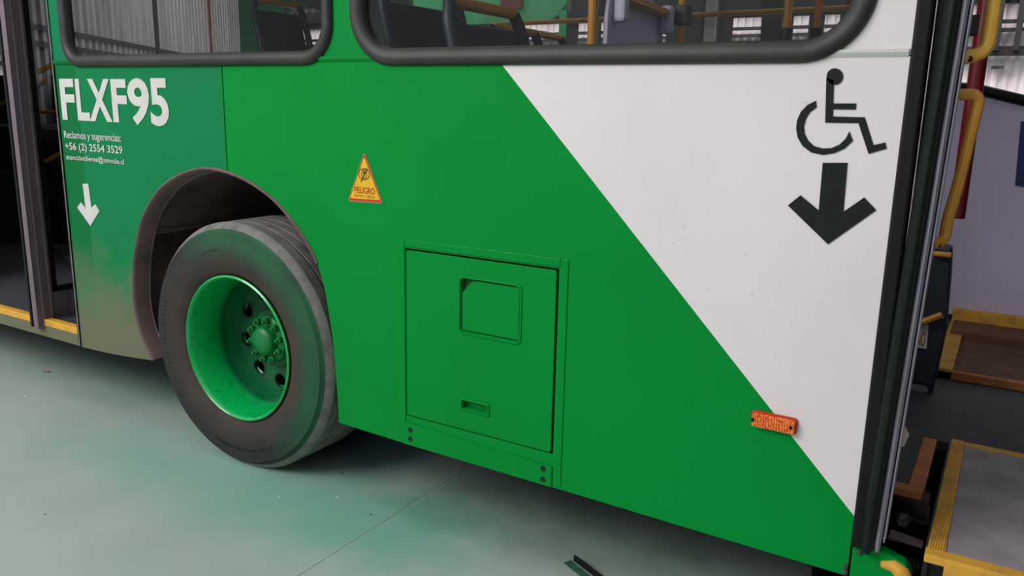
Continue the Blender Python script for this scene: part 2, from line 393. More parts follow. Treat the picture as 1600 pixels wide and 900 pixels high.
# belt moulding between the gaskets
def belt(x0, x1):
    return MB().hexa([(x0,-.003,1.500),(x1,-.003,1.500),(x1,.002,1.500),(x0,.002,1.500),(x0,-.009,1.509),(x1,-.009,1.509),(x1,.002,1.509),(x0,.002,1.509)]).box((x0,-.009,1.509),(x1,.002,1.519))
obj('belt_moulding', belt(-3.43, -3.29), 'side_old', bus, bev=.002)
obj('belt_moulding', belt(-1.95, -1.69), 'green', bus, bev=.002)
obj('belt_moulding', belt(-.42, -.226), 'bright_decal', bus, bev=.002)['label'] = 'white length of belt moulding'
for Wd, Rr in ((W1, R1), (W2, R2)):
    gw = .050 if Wd is W2 else .044
    prof = [(-.002, .002), (-.002, -.008), (.004, -.017), (.014, -.022), (.026, -.021), (gw-.006, -.014), (gw, -.003), (gw, .02)]
    obj('window_gasket', MB().ring(rrect(*Wd, Rr, 12), prof), 'rubber', bus, smooth=50)
    obj('window_pane', MB().plate(rrect(*ins(Wd, gw-.005), [max(.05, r-.04) for r in Rr]), [], .008, .013), 'glass', bus)
# rough lower gasket lip remnants
for px, py in ((1290, 72), (1278, 80)): q = P(px, py); obj('torn_sealant', MB().box((q[0]-.012, -.014, q[2]-.005), (q[0]+.012, -.002, q[2]+.004)), 'greymetal', bus, bev=.003)
# ---------- access door, frame, kick plate
fr = MB()
for a, b in (((-1.632, -.006, .345), (-1.606, -.001, .965)), ((-1.052, -.006, .28), (-1.026, -.001, .965)), ((-1.606, -.006, .940), (-1.052, -.001, .965))): fr.box(a, b)
obj('hatch_frame', fr, 'green', bus, bev=.0022)
obj('hatch_reveal', MB().plate([(DX0-.02, DZ0-.02), (DX1+.02, DZ0-.02), (DX1+.02, DZ1+.02), (DX0-.02, DZ1+.02)], [], .018, .022), 'slot', bus)
HX0, HZ0, HX1, HZ1 = -1.390, .700, -1.180, .868
LX0, LZ0, LX1, LZ1 = -1.380, .452, -1.285, .480
dr = obj('access_door', MB().plate(rrect(DX0+.005, DZ0+.005, DX1-.007, DZ1-.006, .006, 3), [rrect(HX0, HZ0, HX1, HZ1, .014, 4), rrect(LX0, LZ0, LX1, LZ1, .006, 3)], -.006, .004), 'green', bus, bev=.0015)
obj('flap_rim', MB().ring(rrect(HX0-.008, HZ0-.008, HX1+.008, HZ1+.008, .02, 5), [(0, -.005), (.001, -.009), (.006, -.010), (.009, -.006), (.009, .012)]), 'green', dr, smooth=50)
obj('inner_flap', MB().plate([(HX0+.004, HZ0+.005), (HX1-.004, HZ0+.005), (HX1-.004, HZ1-.005), (HX0+.045, HZ1-.005), (HX0+.004, HZ1-.045)], [], -.003, .002), 'green', dr, bev=.0012)
pf = MB().add([(HX0, .002, HZ1), (HX0+.048, .002, HZ1), (HX0, .002, HZ1-.048), (HX0, .028, HZ1), (HX0+.048, .003, HZ1-.004), (HX0+.004, .003, HZ1-.048)], [(3,4,5)])
pf.plate([(HX0-.012, HZ0-.012), (HX1+.012, HZ0-.012), (HX1+.012, HZ1+.012), (HX0-.012, HZ1+.012)], [], .012, .016)
obj('flap_pocket', pf, 'green_shade', dr)
obj('latch_recess', MB().ring(rrect(LX0-.007, LZ0-.007, LX1+.007, LZ1+.007, .008, 4), [(0, -.005), (.001, -.010), (.006, -.011), (.008, -.006), (.010, .014), (.03, .015)]).plate(rrect(LX0, LZ0, LX1, LZ1, .006, 3), [], .0145, .016), 'green', dr, smooth=40)
kp = obj('kick_plate', MB().plate([(-1.617, .278), (-1.056, .273), (-1.056, .338), (-1.617, .356)], [], -.008, -.003), 'green', bus, bev=.002)
for x, zs in ((-1.585, (.332, .300)), (-1.085, (.325, .291))):
    for z in zs:
        obj('screw_hole', MB().lathe([(0, .0), (.0055, 0), (.008, -.0015), (.0095, 0)], (x, -.0085, z), 16), 'slot', kp)
# ---------- right lower corner
q = obj('sill_corner', MB().plate([(-.219, .262), (-.16, .262), (-.12, .268), (-.095, .285), (-.085, .31), (-.10, .335), (-.15, .352), (-.219, .345)], [], -.003, .03), 'green', bus, bev=.004)
for px, py in ((1343, 862), (1322, 884), (1321, 893)):
    c = P(px, py); obj('bolt_head', MB().lathe([(0, -.006), (.004, -.006), (.0065, -.003), (.0065, 0)], (c[0], -.003, c[2]), 12), 'greymetal', bus, smooth=40)
# ---------- door jamb trim at the right
obj('jamb_trim', MB().box((-.223, -.012, .345), (-.190, .03, 2.85)), 'black', bus, bev=.006)
obj('jamb_edge', MB().box((-.186, -.010, .72), (-.1838, .03, 2.85)), 'thinmetal', bus)
obj('jamb_post', MB().box((-.215, .03, .33), (-.165, .10, 2.85)).box((-.183, .0, .35), (-.168, .035, 2.85)), 'black', bus)
# ---------- wheel arch
Ao = [p for p in A if not (p[0] > -1.975 and p[1] < .85)]
obj('arch_flange', MB().ring(Ao, [(.006, -.002), (.006, -.006), (0, -.010), (-.005, -.006), (-.008, .002), (-.010, .06), (-.016, .062)], closed=False), 'dirt', bus, smooth=60)
top = [p for p in A if p[1] > .84]
wm = MB().ring([(x, z) for x, z in top], [(-.010, .06), (-.012, .10), (.0, .8)], closed=False)
obj('wheel_well', wm, 'dirtdark', bus, smooth=60)
lm = MB()
lm.add([(-3.03, .06, .84), (-3.03, .8, .84), (-3.06, .8, .30), (-3.06, .06, .30)], [(0,1,2,3)])
lm.add([(-1.90, .06, .84), (-1.90, .8, .84), (-1.90, .8, .27), (-1.90, .06, .27)], [(0,1,2,3)])
lm.add([(-3.1, .8, .27), (-1.85, .8, .27), (-1.85, .8, 1.2), (-3.1, .8, 1.2)], [(0,1,2,3)])
obj('well_liner', lm, 'dirtdark', bus)
obj('liner_ledge', MB().hexa([(-3.0,.05,.845),(-2.93,.05,.855),(-2.93,.78,.855),(-3.0,.78,.845),(-3.0,.05,.875),(-2.945,.05,.885),(-2.945,.78,.885),(-3.0,.78,.875)]), 'dirt', bus)
# ---------- wheel
WC = (-2.402, -.032, .468)
def wheel_at():
    whl = obj('wheel', MB().lathe([(.279, .018), (.280, .012), (.274, .008), (.268, .013), (.264, .024), (.258, .05), (.250, .08), (.246, .12), (.243, .16), (.238, .185), (.228, .200), (.224, .220), (.205, .235)], (0, 0, 0), 96), 'rim', bus, smooth=50)
    whl.location = WC; return whl
wheel = wheel_at()
wheel['label'] = 'green painted wheel rim inside a dusty tyre'
# dish with hand holes
def circ(cx, cz, r, n=20): return [(cx+r*math.cos(2*PI*k/n), cz+r*math.sin(2*PI*k/n)) for k in range(n)]
holes = [circ(.182*math.cos(math.radians(a)), .182*math.sin(math.radians(a)), .029) for a in range(33, 393, 40)]
dm = MB().plate(circ(0, 0, .2225, 64), holes+[circ(0, 0, .125, 40)], .220, .230)
dm.lathe([(.125, .220), (.118, .205), (.108, .193), (.0, .193)], (0, 0, 0), 48)
for a in range(33, 393, 40): dm.lathe([(.029, .220), (.031, .216), (.035, .216), (.038, .2205)], (.182*math.cos(math.radians(a)), 0, .182*math.sin(math.radians(a))), 20)
obj('wheel_disc', dm, 'hub_dark', wheel, smooth=40)
obj('hub', MB().lathe([(.094, .193), (.094, .175), (.088, .169), (.058, .167), (.056, .145), (.050, .135), (.030, .129), (0, .127)], (0, 0, 0), 48), 'hub', wheel, smooth=45)
nut0 = obj('wheel_nut', MB().lathe([(.0135, .02), (.0135, -.012), (.010, -.016), (.0, -.017)], (0, 0, 0), 6).lathe([(.017, .02), (.017, .004), (.0135, .003)], (0, 0, 0), 14).lathe([(.006, -.015), (.006, -.026), (0, -.028)], (0, 0, 0), 8), 'hub', wheel)
for k in range(10):
    n_ = nut0 if k == 0 else nut0.copy()
    if k: COL.objects.link(n_); n_.parent = wheel
    a = math.radians(36*k+10); n_.location = (.079*math.cos(a), .163, .079*math.sin(a))
R_ = .474
def tyre_prof(y0, flip=False, flat=False):
    side = [(.276, .028), (.290, .016), (.300, .010), (.325, .002), (.36, -.004), (.385, -.003), (.41, .000), (.43, .004), (.437, .004), (.440, .008), (.452, .016), (.462, .026), (R_-.005, .034), (R_, .042)]
    y = .042; tr = []
    for k in range(4):
        g = y+.048*(k+1); tr += [(R_, g-.006), (R_-.012, g-.005), (R_-.012, g+.005), (R_, g+.006)]
    tr += [(R_, .28), (R_-.01, .29), (.44, .30), (.36, .31), (.29, .29)]
    return side, tr
side, tr = tyre_prof(0)
def flatten(mb, cz):     # slight sag where the tyre meets the floor
    mb.v = [(x, y, max(z, -cz+.0005)) for x, y, z in mb.v]; return mb
obj('tyre', flatten(MB().lathe(side[:-3], (0, 0, 0), 160), WC[2]), 'tyre', wheel, smooth=40)['label'] = 'black tyre sidewall with brown dust and green overspray'
tread = flatten(MB().lathe(side[-4:]+tr, (0, 0, 0), 160), WC[2])
obj('tyre_tread', tread, 'tread', wheel, smooth=30)['label'] = 'grey worn tread with black grooves'
gv = MB()
for k in range(4): g = .042+.048*(k+1); gv.lathe([(R_-.010, g-.0052), (R_-.010, g+.0052)], (0, 0, 0), 96)
obj('tread_groove', gv, 'black', wheel)
mk = MB()                                    # moulded ticks round the sidewall
for a0, a1, r, n in ((98, 112, .375, 8), (252, 300, .392, 22), (160, 200, .395, 14)):
    for k in range(n):
        a = math.radians(a0+(a1-a0)*k/n); c, s_ = math.cos(a), math.sin(a); w_ = .0022; h = .004*(1+.6*random.random())
        pts = [((r-h)*c-w_*s_*u, (r-h)*s_+w_*c*u) for u in (-1, 1)]+[((r+h)*c-w_*s_*u, (r+h)*s_+w_*c*u) for u in (1, -1)]
        mk.plate(pts, [], -.0050, -.003)
obj('sidewall_mark', mk, 'tyre', wheel)['kind'] = 'stuff'
inn = MB().lathe([(.29, .33), (.36, .325), (.44, .335), (R_-.002, .36), (R_-.002, .60), (.44, .62), (.29, .62)], (0, 0, 0), 96)
obj('inner_tyre', flatten(inn, WC[2]), 'black', wheel, smooth=40)
obj('axle', MB().lathe([(.06, .232), (.10, .25), (.10, .9)], (0, 0, 0), 24), 'dark', wheel)
# ---------- marker lamp
ml = [P2(1178, 647), P2(1246, 660), P2(1246, 674), P2(1178, 660)]
x0, x1 = ml[0][0]-.003, ml[1][0]+.002; zc0 = .622
lamp = obj('marker_lamp', MB().plate(rrect(x0, zc0-.022, x1, zc0+.020, .008, 4), [], -.010, -.003), 'red_vinyl', bus, bev=.003)
lamp['label'] = 'orange side marker lamp'
ln = MB().plate(rrect(x0+.004, zc0-.018, x1-.004, zc0+.016, .006, 4), [], -.022, -.010)
for k in range(15): xx = x0+.010+k*.0066; ln.box((xx, -.0238, zc0-.016), (xx+.0028, -.021, zc0+.014))
obj('lens', ln, 'lens', lamp, bev=.002)
for xq in (x0+.0068, x1-.012): obj('lamp_screw', MB().lathe([(0, -.025), (.004, -.025), (.005, -.021)], (xq, 0, zc0-.001), 12), 'black', lamp)
# ---------- decals
def decal(name, loops, m, y=-.0045, t=.0008, parent=bus):
    mb = MB()
    for l in loops: mb.plate(l, [], y-t, y+.0012)
    return obj(name, mb, m, parent)
s5 = lambda pts: [P2(1200+x/2.646, 80+y/2.646) for x, y in pts]
head = [(278+34*math.cos(2*PI*k/28), 105+34*math.sin(2*PI*k/28)) for k in range(28)]
body = [(243,110),(274,120),(271,216),(366,216),(364,241),(270,240),(270,270),(401,273),(437,388),(486,377),(491,402),(417,424),(375,297),(238,295)]
arc = [(200,205),(165,222),(138,250),(122,285),(118,320),(125,358),(145,392),(180,418),(228,428),(275,421),(318,402),(352,370),(338,332),(322,362),(298,385),(265,400),(228,402),(192,392),(167,368),(153,340),(150,310),(158,280),(175,252),(202,232)]
ws = decal('wheelchair_symbol', [s5(head), s5(body), s5(arc)], 'black_decal'); ws['label'] = 'black wheelchair user symbol'
decal('arrow_decal', [s5([(228,461),(330,461),(313,663),(399,604),(449,656),(249,797),(84,637),(136,595),(211,657)])], 'black_decal')['label'] = 'large black arrow pointing down'
s2 = lambda pts: [P2(x/2.572, 250+y/2.572) for x, y in pts]
decal('arrow_decal', [s2([(335,95),(357,95),(370,192),(385,177),(402,205),(366,265),(313,190),(328,170),(347,195)])], 'bright_decal', -.0025)['label'] = 'small white arrow pointing down'
reg = bpy.data.objects.new('registration_lettering', None)
L = MB(); LET = [('F', (308,490), (369,400)), ('L', (386,490), (456,590)), ('X', (455,500), (551,500)), ('F', (564,490), (632,400)), ('9', (642,450), (753,500)), ('5', (757,520), (852,560))]
for ch, a, b in LET:
    xa = P2(a[0]/3.215, a[1]/3.215)[0]; xb = P2(b[0]/3.215, b[1]/3.215)[0]
    if ch == 'X': xa -= .012; xb += .012
    z0, z1 = (1.281, 1.446) if ch not in '95' else (1.274, 1.450)
    t_ = text_mesh(ch, xa, z0, xb, z1, -.0030, .030); L.add(t_.v, t_.f)
obj('registration_lettering', L, 'bright_decal', bus)['label'] = 'large white lettering FLXF95'
bpy.data.objects.remove(reg)
for body_, (x0, z0, x1, z1), off in (('Reclamos y sugerencias:', (-3.408, 1.197, -3.022, 1.236), .008), ('+56 (2) 2554 3529', (-3.408, 1.150, -3.018, 1.189), .012), ('atencióncliente@nmvule.cl', (-3.408, 1.112, -3.014, 1.140), .008)):
    obj('contact_lettering', text_mesh(body_, x0, z0, x1, z1, -.0030, off), 'bright_decal', bus)
def STK(x0, y0, x1, y1): return (P(x0, y0)[0], P(x0, y0)[2], P(x1, y0)[0], P(x0, y1)[2])
# warning triangle
tri = [P2(571, 237), P2(545.5, 314), P2(600, 318)]
def roundpoly(pts, r, n=5):
    out = []
    for i in range(len(pts)):
        a, b, c = Vector(pts[i-1]), Vector(pts[i]), Vector(pts[(i+1) % len(pts)]); u = (a-b).normalized()*r; v = (c-b).normalized()*r
        for k in range(n+1): t = k/n; out.append(tuple(b+u*(1-t)**2+v*t**2))
    return out
cx = sum(p[0] for p in tri)/3; cz = sum(p[1] for p in tri)/3
sc_ = lambda k: [(cx+(p[0]-cx)*k, cz+(p[1]-cz)*k) for p in tri]
wt = decal('warning_sticker', [roundpoly(sc_(1.0), .012)], 'white_vinyl'); wt['label'] = 'small yellow and red triangular hazard sticker'
obj('sticker_border', MB().plate(roundpoly(sc_(.975), .010), [], -.0058, -.005), 'red_vinyl', wt)
obj('sticker_field', MB().plate(roundpoly([(p[0], p[1]+(.003 if i else 0)) for i, p in enumerate(sc_(.86))], .008), [], -.0063, -.005), 'yellow_vinyl', wt)
ink = MB(); ex, ez = P2(571, 272); 
def el(rx, rz, t): return [[(ex+rx*math.cos(2*PI*k/24), ez+rz*math.sin(2*PI*k/24)) for k in range(24)], [(ex+(rx-t)*math.cos(2*PI*k/24), ez+(rz-t)*math.sin(2*PI*k/24)) for k in range(24)]]
for rx, rz, t in ((.0245, .019, .003), (.012, .015, .003)):
    o_, i_ = el(rx, rz, t); ink.plate(o_, [i_], -.0068, -.0062)
ink.plate([(ex-.016, ez-.024), (ex-.012, ez-.026), (ex+.017, ez+.018), (ex+.013, ez+.020)], [], -.0069, -.0062)
ink.plate([(ex-.003, ez-.002), (ex+.004, ez+.004), (ex+.002, ez+.012), (ex-.004, ez+.008)], [], -.0069, -.0062)
obj('eye_emblem', ink, 'brown_ink', wt)
a = P2(556, 296); b = P2(588, 300)
obj('sticker_lettering', text_mesh('PELIGRO', *STK(556, 301, 588, 291), -.0069, .02), 'red_vinyl', wt)
obj('sticker_lettering', text_mesh('PUNTO CIEGO', *STK(556, 307, 588, 303), -.0069, .01), 'red_vinyl', wt)

# ---------- bus shell: floor, roof, ends, far side, out-of-frame near side
FZ = .37
pit = [(-.300, .03), (-.065, .03), (-.065, .79), (-.130, .79), (-.130, .37), (-.300, .37)]
obj('bus_floor', MB().plate([(-9.3, .03), (-3.1, .03), (-3.1, .84), (-1.84, .84), (-1.84, .03), (2.6, .03), (2.6, 2.46), (-9.3, 2.46)], [list(reversed(pit)), ], FZ-.03, FZ, 'z'), 'floorbus', bus)
obj('roof', bx((-9.35, 0, 2.85), (2.65, 2.5, 2.92)), 'ceiling_white', bus)
obj('end_wall', bx((-9.35, 0, .3), (-9.3, 2.5, 2.85)), 'interior', bus)
obj('end_wall', bx((2.6, 0, .3), (2.65, 2.5, 2.85)), 'interior', bus)
obj('side_panel', bx((1.12, 0, .27), (2.65, .03, 2.85)), 'green', bus)
obj('side_panel', bx((-9.35, 0, .29), (-4.75, .03, 2.85)), 'green', bus)
obj('door_header', bx((-.224, 0, 2.45), (1.12, .05, 2.85)), 'band', bus)
obj('door_header', bx((-4.75, 0, 2.45), (-3.43, .05, 2.85)), 'green', bus)
obj('inner_lining', MB().box((-3.42, .03, .36), (-3.05, .05, 1.48)).box((-1.87, .03, .36), (-.22, .05, 1.48)).box((-3.42, .03, 1.2), (-.22, .05, 1.48)), 'interior', bus)
obj('chassis', MB().box((-6.5, .5, .24), (-3.2, 2.3, .33)).box((-1.8, .5, .24), (-.34, 2.3, .33)).box((-.34, .84, .24), (2.4, 2.3, .33)), 'dark', bus)
fillm, _t, _b = base('interior_fill_glow', .6); _b.inputs['Emission Color'].default_value = (1, .95, 1, 1); _b.inputs['Emission Strength'].default_value = 2.2  # glowing panels added under the roof to brighten the bus interior
for x_ in (-5.2, -2.6, 0.0):
    cl_ = obj('interior_fill', MB().box((x_-.62, 1.12, 2.80), (x_+.62, 1.38, 2.849)), 'ceiling_white', bus, bev=.01)
    obj('fill_panel', MB().box((x_-.58, 1.15, 2.788), (x_+.58, 1.35, 2.801)), fillm, cl_)
# far side wall, with window openings where the photograph looks through
def win(px0, px1, y=2.45):
    return (P(px0, 40, y)[0], P(px1, 40, y)[0])
fs = [(-9.3, FZ), (2.6, FZ), (2.6, 2.85), (-9.3, 2.85)]
a_, b_ = win(95, 376); wins = []
wins.append((-9.1, 1.55, b_, 2.5)); c0, c1 = win(447, 505); wins.append((c0, 1.55, c1, P(480, 14, 2.45)[2]))
g0, g1 = P(640, 30, 2.45)[0], P(1097, 30, 2.45)[0]
wins.append((g0, 1.60, g1, 2.45))
h0, h1 = P(1120, 30, 2.45)[0], P(1380, 30, 2.45)[0]
wins.append((h0, 1.60, h1-.12, 2.45))
wins.append((-.42, 1.44, 1.3, 2.45))
wl_ = obj('far_side_wall', MB().plate(fs, [rrect(*w_, .09, 5) for w_ in wins], 2.45, 2.49), 'interior', bus)
for i, w_ in enumerate(wins):
    if i in (1, 4): continue
    obj('far_window_pane', MB().plate(rrect(*ins(w_, -.01), .09, 5), [], 2.50, 2.505), 'glassfar' if i else 'glass', bus)
obj('window_pillar', MB().box((P(1102, 30, 2.44)[0], 2.43, 1.5), (P(1119, 30, 2.44)[0], 2.449, 2.6)), 'whitepost', bus)
obj('far_window_rail', MB().tube([P(150, 75, 2.38), P(780, 38, 2.38), P(1330, 12, 2.38)][1:], .013, 8), 'yellow_tube', bus, smooth=60)
obj('lining_panel', MB().box((P(376, 40, 2.44)[0], 2.43, .4), (P(446, 40, 2.44)[0], 2.449, 2.8)), 'gfar', bus)
# lavender panel on the far side behind the doorway
lp = [(P(1496, 300, 2.40)[0]-.02, .44), (.9, .44), (.9, 1.23), (-.007+.05, 1.437), P(1600, 158, 2.40)[::2], P(1537, 143, 2.40)[::2], P(1500, 138, 2.40)[::2]]
lp = [(-.30, .44), (.9, .44), (.9, 1.25), P(1600, 158, 2.40)[::2], P(1537, 143, 2.40)[::2], (-.30, P(1537, 143, 2.40)[2]+.01)]
obj('lavender_side_panel', MB().plate(lp, [], 2.38, 2.42), 'lav', bus)
e0, e1 = P(1525, 139, 2.37), P(1600, 157, 2.37); dx = e1[0]-e0[0]; dz = e1[2]-e0[2]; e2 = (e1[0]+dx*3, 2.37, e1[2]+dz*3); em = (e0[0]-.13, 2.37, e0[2]+.01)
obj('panel_capping', MB().tube([em, e0, e1, e2], .024, 8), 'black', bus, smooth=60)
sg = [P(1586, 290, 2.37), P(1600, 292, 2.37)]
obj('blue_notice', MB().plate([P(1595, 190, 2.375)[::2], (.32, 1.40), (.32, 1.04), P(1586, 289, 2.375)[::2]], [], 2.366, 2.378), 'blue', bus)
# raised brown platform with yellow edging on the far side of the doorway
k0, k1, k2, k3 = PZ(1467, 577, .42), PZ(1600, 607, .42), PZ(1487, 505, .42), PZ(1600, 522, .42)
pl = obj('raised_platform', MB().box((-.155, 1.52, FZ), (.95, 2.34, .395)), 'brown', bus, bev=.004)
tag(pl, 'brown raised platform edged with worn yellow strips')
obj('platform_edge', MB().box((-.165, 1.50, FZ), (.95, 1.53, .402)), 'orange_strip', pl, bev=.003)
obj('platform_edge', MB().box((-.170, 1.50, FZ), (-.105, 2.36, .412)), 'yellow_strip', pl, bev=.003)
obj('platform_edge', MB().box((-.155, 2.10, FZ), (.95, 2.34, .425)), 'brown', pl, bev=.003)
obj('platform_edge', MB().box((-.165, 2.335, FZ), (.95, 2.38, .475)), 'yellow_strip', pl, bev=.004)
# ---------- folding ramp and its pit in the doorway
rp = obj('ramp_plate', MB().box((-.022, .03, FZ-.012), (1.05, .80, FZ+.004)), 'rampgrey', bus, bev=.002); tag(rp, 'scuffed grey boarding ramp plate with yellow edges')
es = MB().box((-.060, .012, FZ-.015), (-.022, .812, FZ+.008))
obj('ramp_edge', es, 'yellow_strip', rp, bev=.002)
rb = MB()
for k in range(6): xx = -.057+k*.0055; rb.box((xx, .02, FZ+.007), (xx+.0025, .80, FZ+.0105))
obj('edge_rib', rb, 'yellow_strip', rp)
obj('ramp_edge', MB().box((-.022, .775, FZ-.01), (1.05, .812, FZ+.006)), 'yellow_strip', rp, bev=.002)
obj('ramp_edge', MB().box((-.063, -.012, FZ-.012), (1.05, .030, FZ+.009)).box((-.02, -.016, FZ-.045), (1.05, -.004, FZ+.006)), 'yellow_strip', rp, bev=.003)
obj('pit_edge', MB().box((-.300, .345, FZ-.02), (-.100, .385, FZ+.004)).box((-.138, .385, FZ-.02), (-.098, .79, FZ+.004)), 'orange_strip', bus, bev=.003)
pt = MB().box((-.33, .02, .10), (-.31, .8, .36)).box((-.33, .80, .10), (-.06, .82, .36)).box((-.33, .0, .10), (-.06, .82, .13)).box((-.066, .04, .12), (-.056, .8, .35))
obj('ramp_pit', pt, 'dark', bus)
obj('pit_bolt', MB().lathe([(0, -.012), (.014, -.012), (.018, 0), (.018, .02)], (-.135, .30, .30), 6), 'greymetal', bus)
obj('hinge_bracket', MB().tube([(-.150, .005, .318), (-.125, .0, .322), (-.105, -.004, .312), (-.092, -.004, .292), (-.090, .0, .27)], [.012, .017, .019, .017, .012], 8), 'yellow_strip', bus, smooth=50)
obj('hose', MB().tube([(-.10, .10, .33), (-.088, .08, .325), (-.083, .06, .30), (-.09, .04, .27), (-.10, .03, .22)], .006, 8), 'black', bus, smooth=60)
pp = [P(1409, 656, .10), P(1421, 679, .10), P(1413, 697, .10), P(1405, 700, .10)]
obj('torn_paper', MB().hexa([(x, y, z) for x, y, z in pp]+[(x, y+.001, z) for x, y, z in pp]), 'paper', bus)
def slab(corners, z, t, m, nm): c = [PZ(px, py, z) for px, py in corners]; return obj(nm, MB().hexa([(x, y, z-t) for x, y, _ in c]+[(x, y, z) for x, y, _ in c]), m, bus, bev=.002)
slab([(1388, 838), (1441, 856), (1444, 845), (1392, 826)], .335, .012, 'dirt', 'pit_rail')
slab([(1384, 876), (1436, 884), (1441, 858), (1388, 842)], .300, .012, 'greymetal', 'pit_plate')
slab([(1398, 800), (1452, 818), (1454, 790), (1402, 772)], .240, .010, 'greymetal', 'pit_plate')
slab([(1402, 770), (1452, 785), (1455, 770), (1408, 755)], .300, .02, 'dirtdark', 'pit_rail')
# ---------- right door leaf, folded inwards and seen nearly edge-on
x0, x1 = -.158, -.118; zb, zt = .352, 2.44
dl = obj('door_leaf', MB().box((x0+.008, .03, zb+.02), (x1-.004, .062, zt)).box((x0+.008, .42, zb+.02), (x1-.006, .46, zt)).box((x0+.008, .06, zb+.02), (x1-.006, .42, zb+.10)), 'alu', bus, bev=.003)
tag(dl, 'aluminium door leaf folded inwards at the right doorway')
seal = [(x0-.012, .012), (x0-.012, -.016), (x0-.006, -.030), (x0+.004, -.036), (x0+.014, -.034), (x0+.020, -.024), (x0+.022, .012)]
def bevel_seal(pts, z0, z1, m, nm):
    mb = MB(); n = len(pts); cxp = sum(p[0] for p in pts)/n; cyp = sum(p[1] for p in pts)/n
    rows = [(z0-.0, .55), (z0+.012, .9), (z0+.03, 1), (z1, 1)]; vs = []; fs_ = []
    for z, k in rows:
        for x, y in pts: vs.append((cxp+(x-cxp)*k, cyp+(y-cyp)*k, z))
    for i in range(len(rows)-1):
        for k in range(n): fs_.append((i*n+k, i*n+(k+1) % n, (i+1)*n+(k+1) % n, (i+1)*n+k))
    fs_.append(tuple(range(n))); fs_.append(tuple(range((len(rows)-1)*n, len(rows)*n))); return obj(nm, mb.add(vs, fs_), m, dl, smooth=60)
bevel_seal(seal, zb-.006, zt, 'blackgreen', 'rubber_seal')
s2_ = [(x+.020, y+.004) for x, y in [(x0, .03), (x0, -.030), (x0+.006, -.036), (x0+.013, -.030), (x0+.015, .03)]]
bevel_seal(s2_, zb-.002, zt, 'alu', 'front_stile')
obj('stile_bead', MB().box((x0+.037, -.022, zb+.03), (x0+.041, .05, zt)).box((x0+.044, .0, zb+.03), (x0+.046, .055, zt)), 'alu', dl, bev=.001)
obj('glass_pane', MB().box((x0+.018, .06, zb+.10), (x0+.022, .42, zt-.05)), 'glassdoor', dl)
obj('seal_bead', MB().box((x0+.002, -.0375, zb+.06), (x0+.005, -.03, zt)).box((x0+.010, -.038, zb+.06), (x0+.012, -.03, zt)), 'blackgreen', dl)
# the leaf stands a little askew: its inner end swings behind the front stile
_pv = Vector((-.135, -.02, 1.6))
ML = Matrix.Translation(_pv) @ Matrix.Rotation(.026, 4, 'Y') @ Matrix.Rotation(.20, 4, 'Z') @ Matrix.Translation(-_pv)
dl.matrix_basis = ML
# grab handles on the leaf
def chain(pts, y): return [P(px, py, y) for px, py in pts]
def arcpts(pts, r=.02, n=4):
    pts = [Vector(p) for p in pts]; out = [pts[0]]
    for i in range(1, len(pts)-1):
        a, b, c = pts[i-1], pts[i], pts[i+1]; u = (a-b); v = (c-b); rr = min(r, u.length*.45, v.length*.45); u = u.normalized()*rr; v = v.normalized()*rr
        for k in range(n+1): t = k/n; out.append(b+u*(1-t)**2+v*t**2)
    out.append(pts[-1]); return out
yh = .05
up = chain([(1507, 92), (1542, 82), (1550, 30), (1572, -140)], yh); up[0] = P(1500, 92, .02)
lo = chain([(1502, 148), (1532, 147), (1520, 195), (1497, 290), (1480, 345), (1476, 376), (1459, 381)], yh); lo[0] = P(1496, 148, .03); lo[-1] = P(1455, 381, .01)
for pts_, rr, m_, sp_ in ((up, .0145, 'yellow_bright', P(1515, 92, .03)), (lo, .0125, 'yellow_tube', P(1466, 381, .03))):
    ha = obj('grab_handle', MB().tube(arcpts(pts_, .03), rr, 12), m_, dl, smooth=60); ha.matrix_parent_inverse = ML.inverted()
    hs = obj('handle_screw', MB().lathe([(0, -.016), (.005, -.016), (.0075, -.011)], sp_, 10), 'dark', dl); hs.matrix_parent_inverse = ML.inverted()
# ---------- red pole, navy folded seat with sign behind the leaf
pz0 = P(1530, 90, .95)
obj('red_pole', MB().tube([(pz0[0], .95, 1.06), (pz0[0], .95, 2.84)], .024, 12), 'red', bus, smooth=60)
obj('pole_clamp', MB().box((pz0[0]-.05, .93, P(1520, 40, .95)[2]-.03), (pz0[0]-.01, .97, P(1520, 40, .95)[2]+.03)), 'black', bus, bev=.004)
ys_ = 1.25
sp = [P(1440, 378, ys_)[::2], P(1488, 385, ys_)[::2], P(1486, 430, ys_)[::2], P(1478, 520, ys_)[::2], P(1463, 590, ys_)[::2], P(1450, 640, ys_)[::2], P(1400, 640, ys_)[::2]]
sp = [(max(x, -.42), z) for x, z in sp]
fs_ = obj('folding_seat', MB().plate([(-.42, .40), (-.42, sp[0][1])]+sp[1:6]+[(-.17, .40)], [], ys_, ys_+.06), 'navy', bus, bev=.015)
tag(fs_, 'navy folding seat panel behind the right door')
obj('seat_post', MB().box((-.36, ys_+.06, FZ), (-.30, ys_+.10, 1.0)), 'navy', fs_)
h_ = chain([(1430, 507), (1445, 502), (1472, 492)], ys_-.03); obj('seat_handle', MB().tube(h_, .013, 10), 'yellow_tube', fs_, smooth=60)
h_ = chain([(1456, 396), (1486, 399)], ys_-.03); obj('seat_handle', MB().tube(h_, .010, 10), 'yellow_tube', fs_, smooth=60)
nb = [P(1425, 512, ys_-.008)[::2], P(1451, 508, ys_-.008)[::2], P(1448, 546, ys_-.008)[::2], P(1425, 552, ys_-.008)[::2]]
nb[0] = (nb[1][0]-.13, nb[1][1]); nb[3] = (nb[2][0]-.13, nb[2][1])
ns = obj('notice_plate', MB().plate(nb, [], ys_-.008, ys_-.001), 'bright_decal', fs_, bev=.004)
a = P(1433, 540, ys_-.009); b = P(1447, 519, ys_-.009)
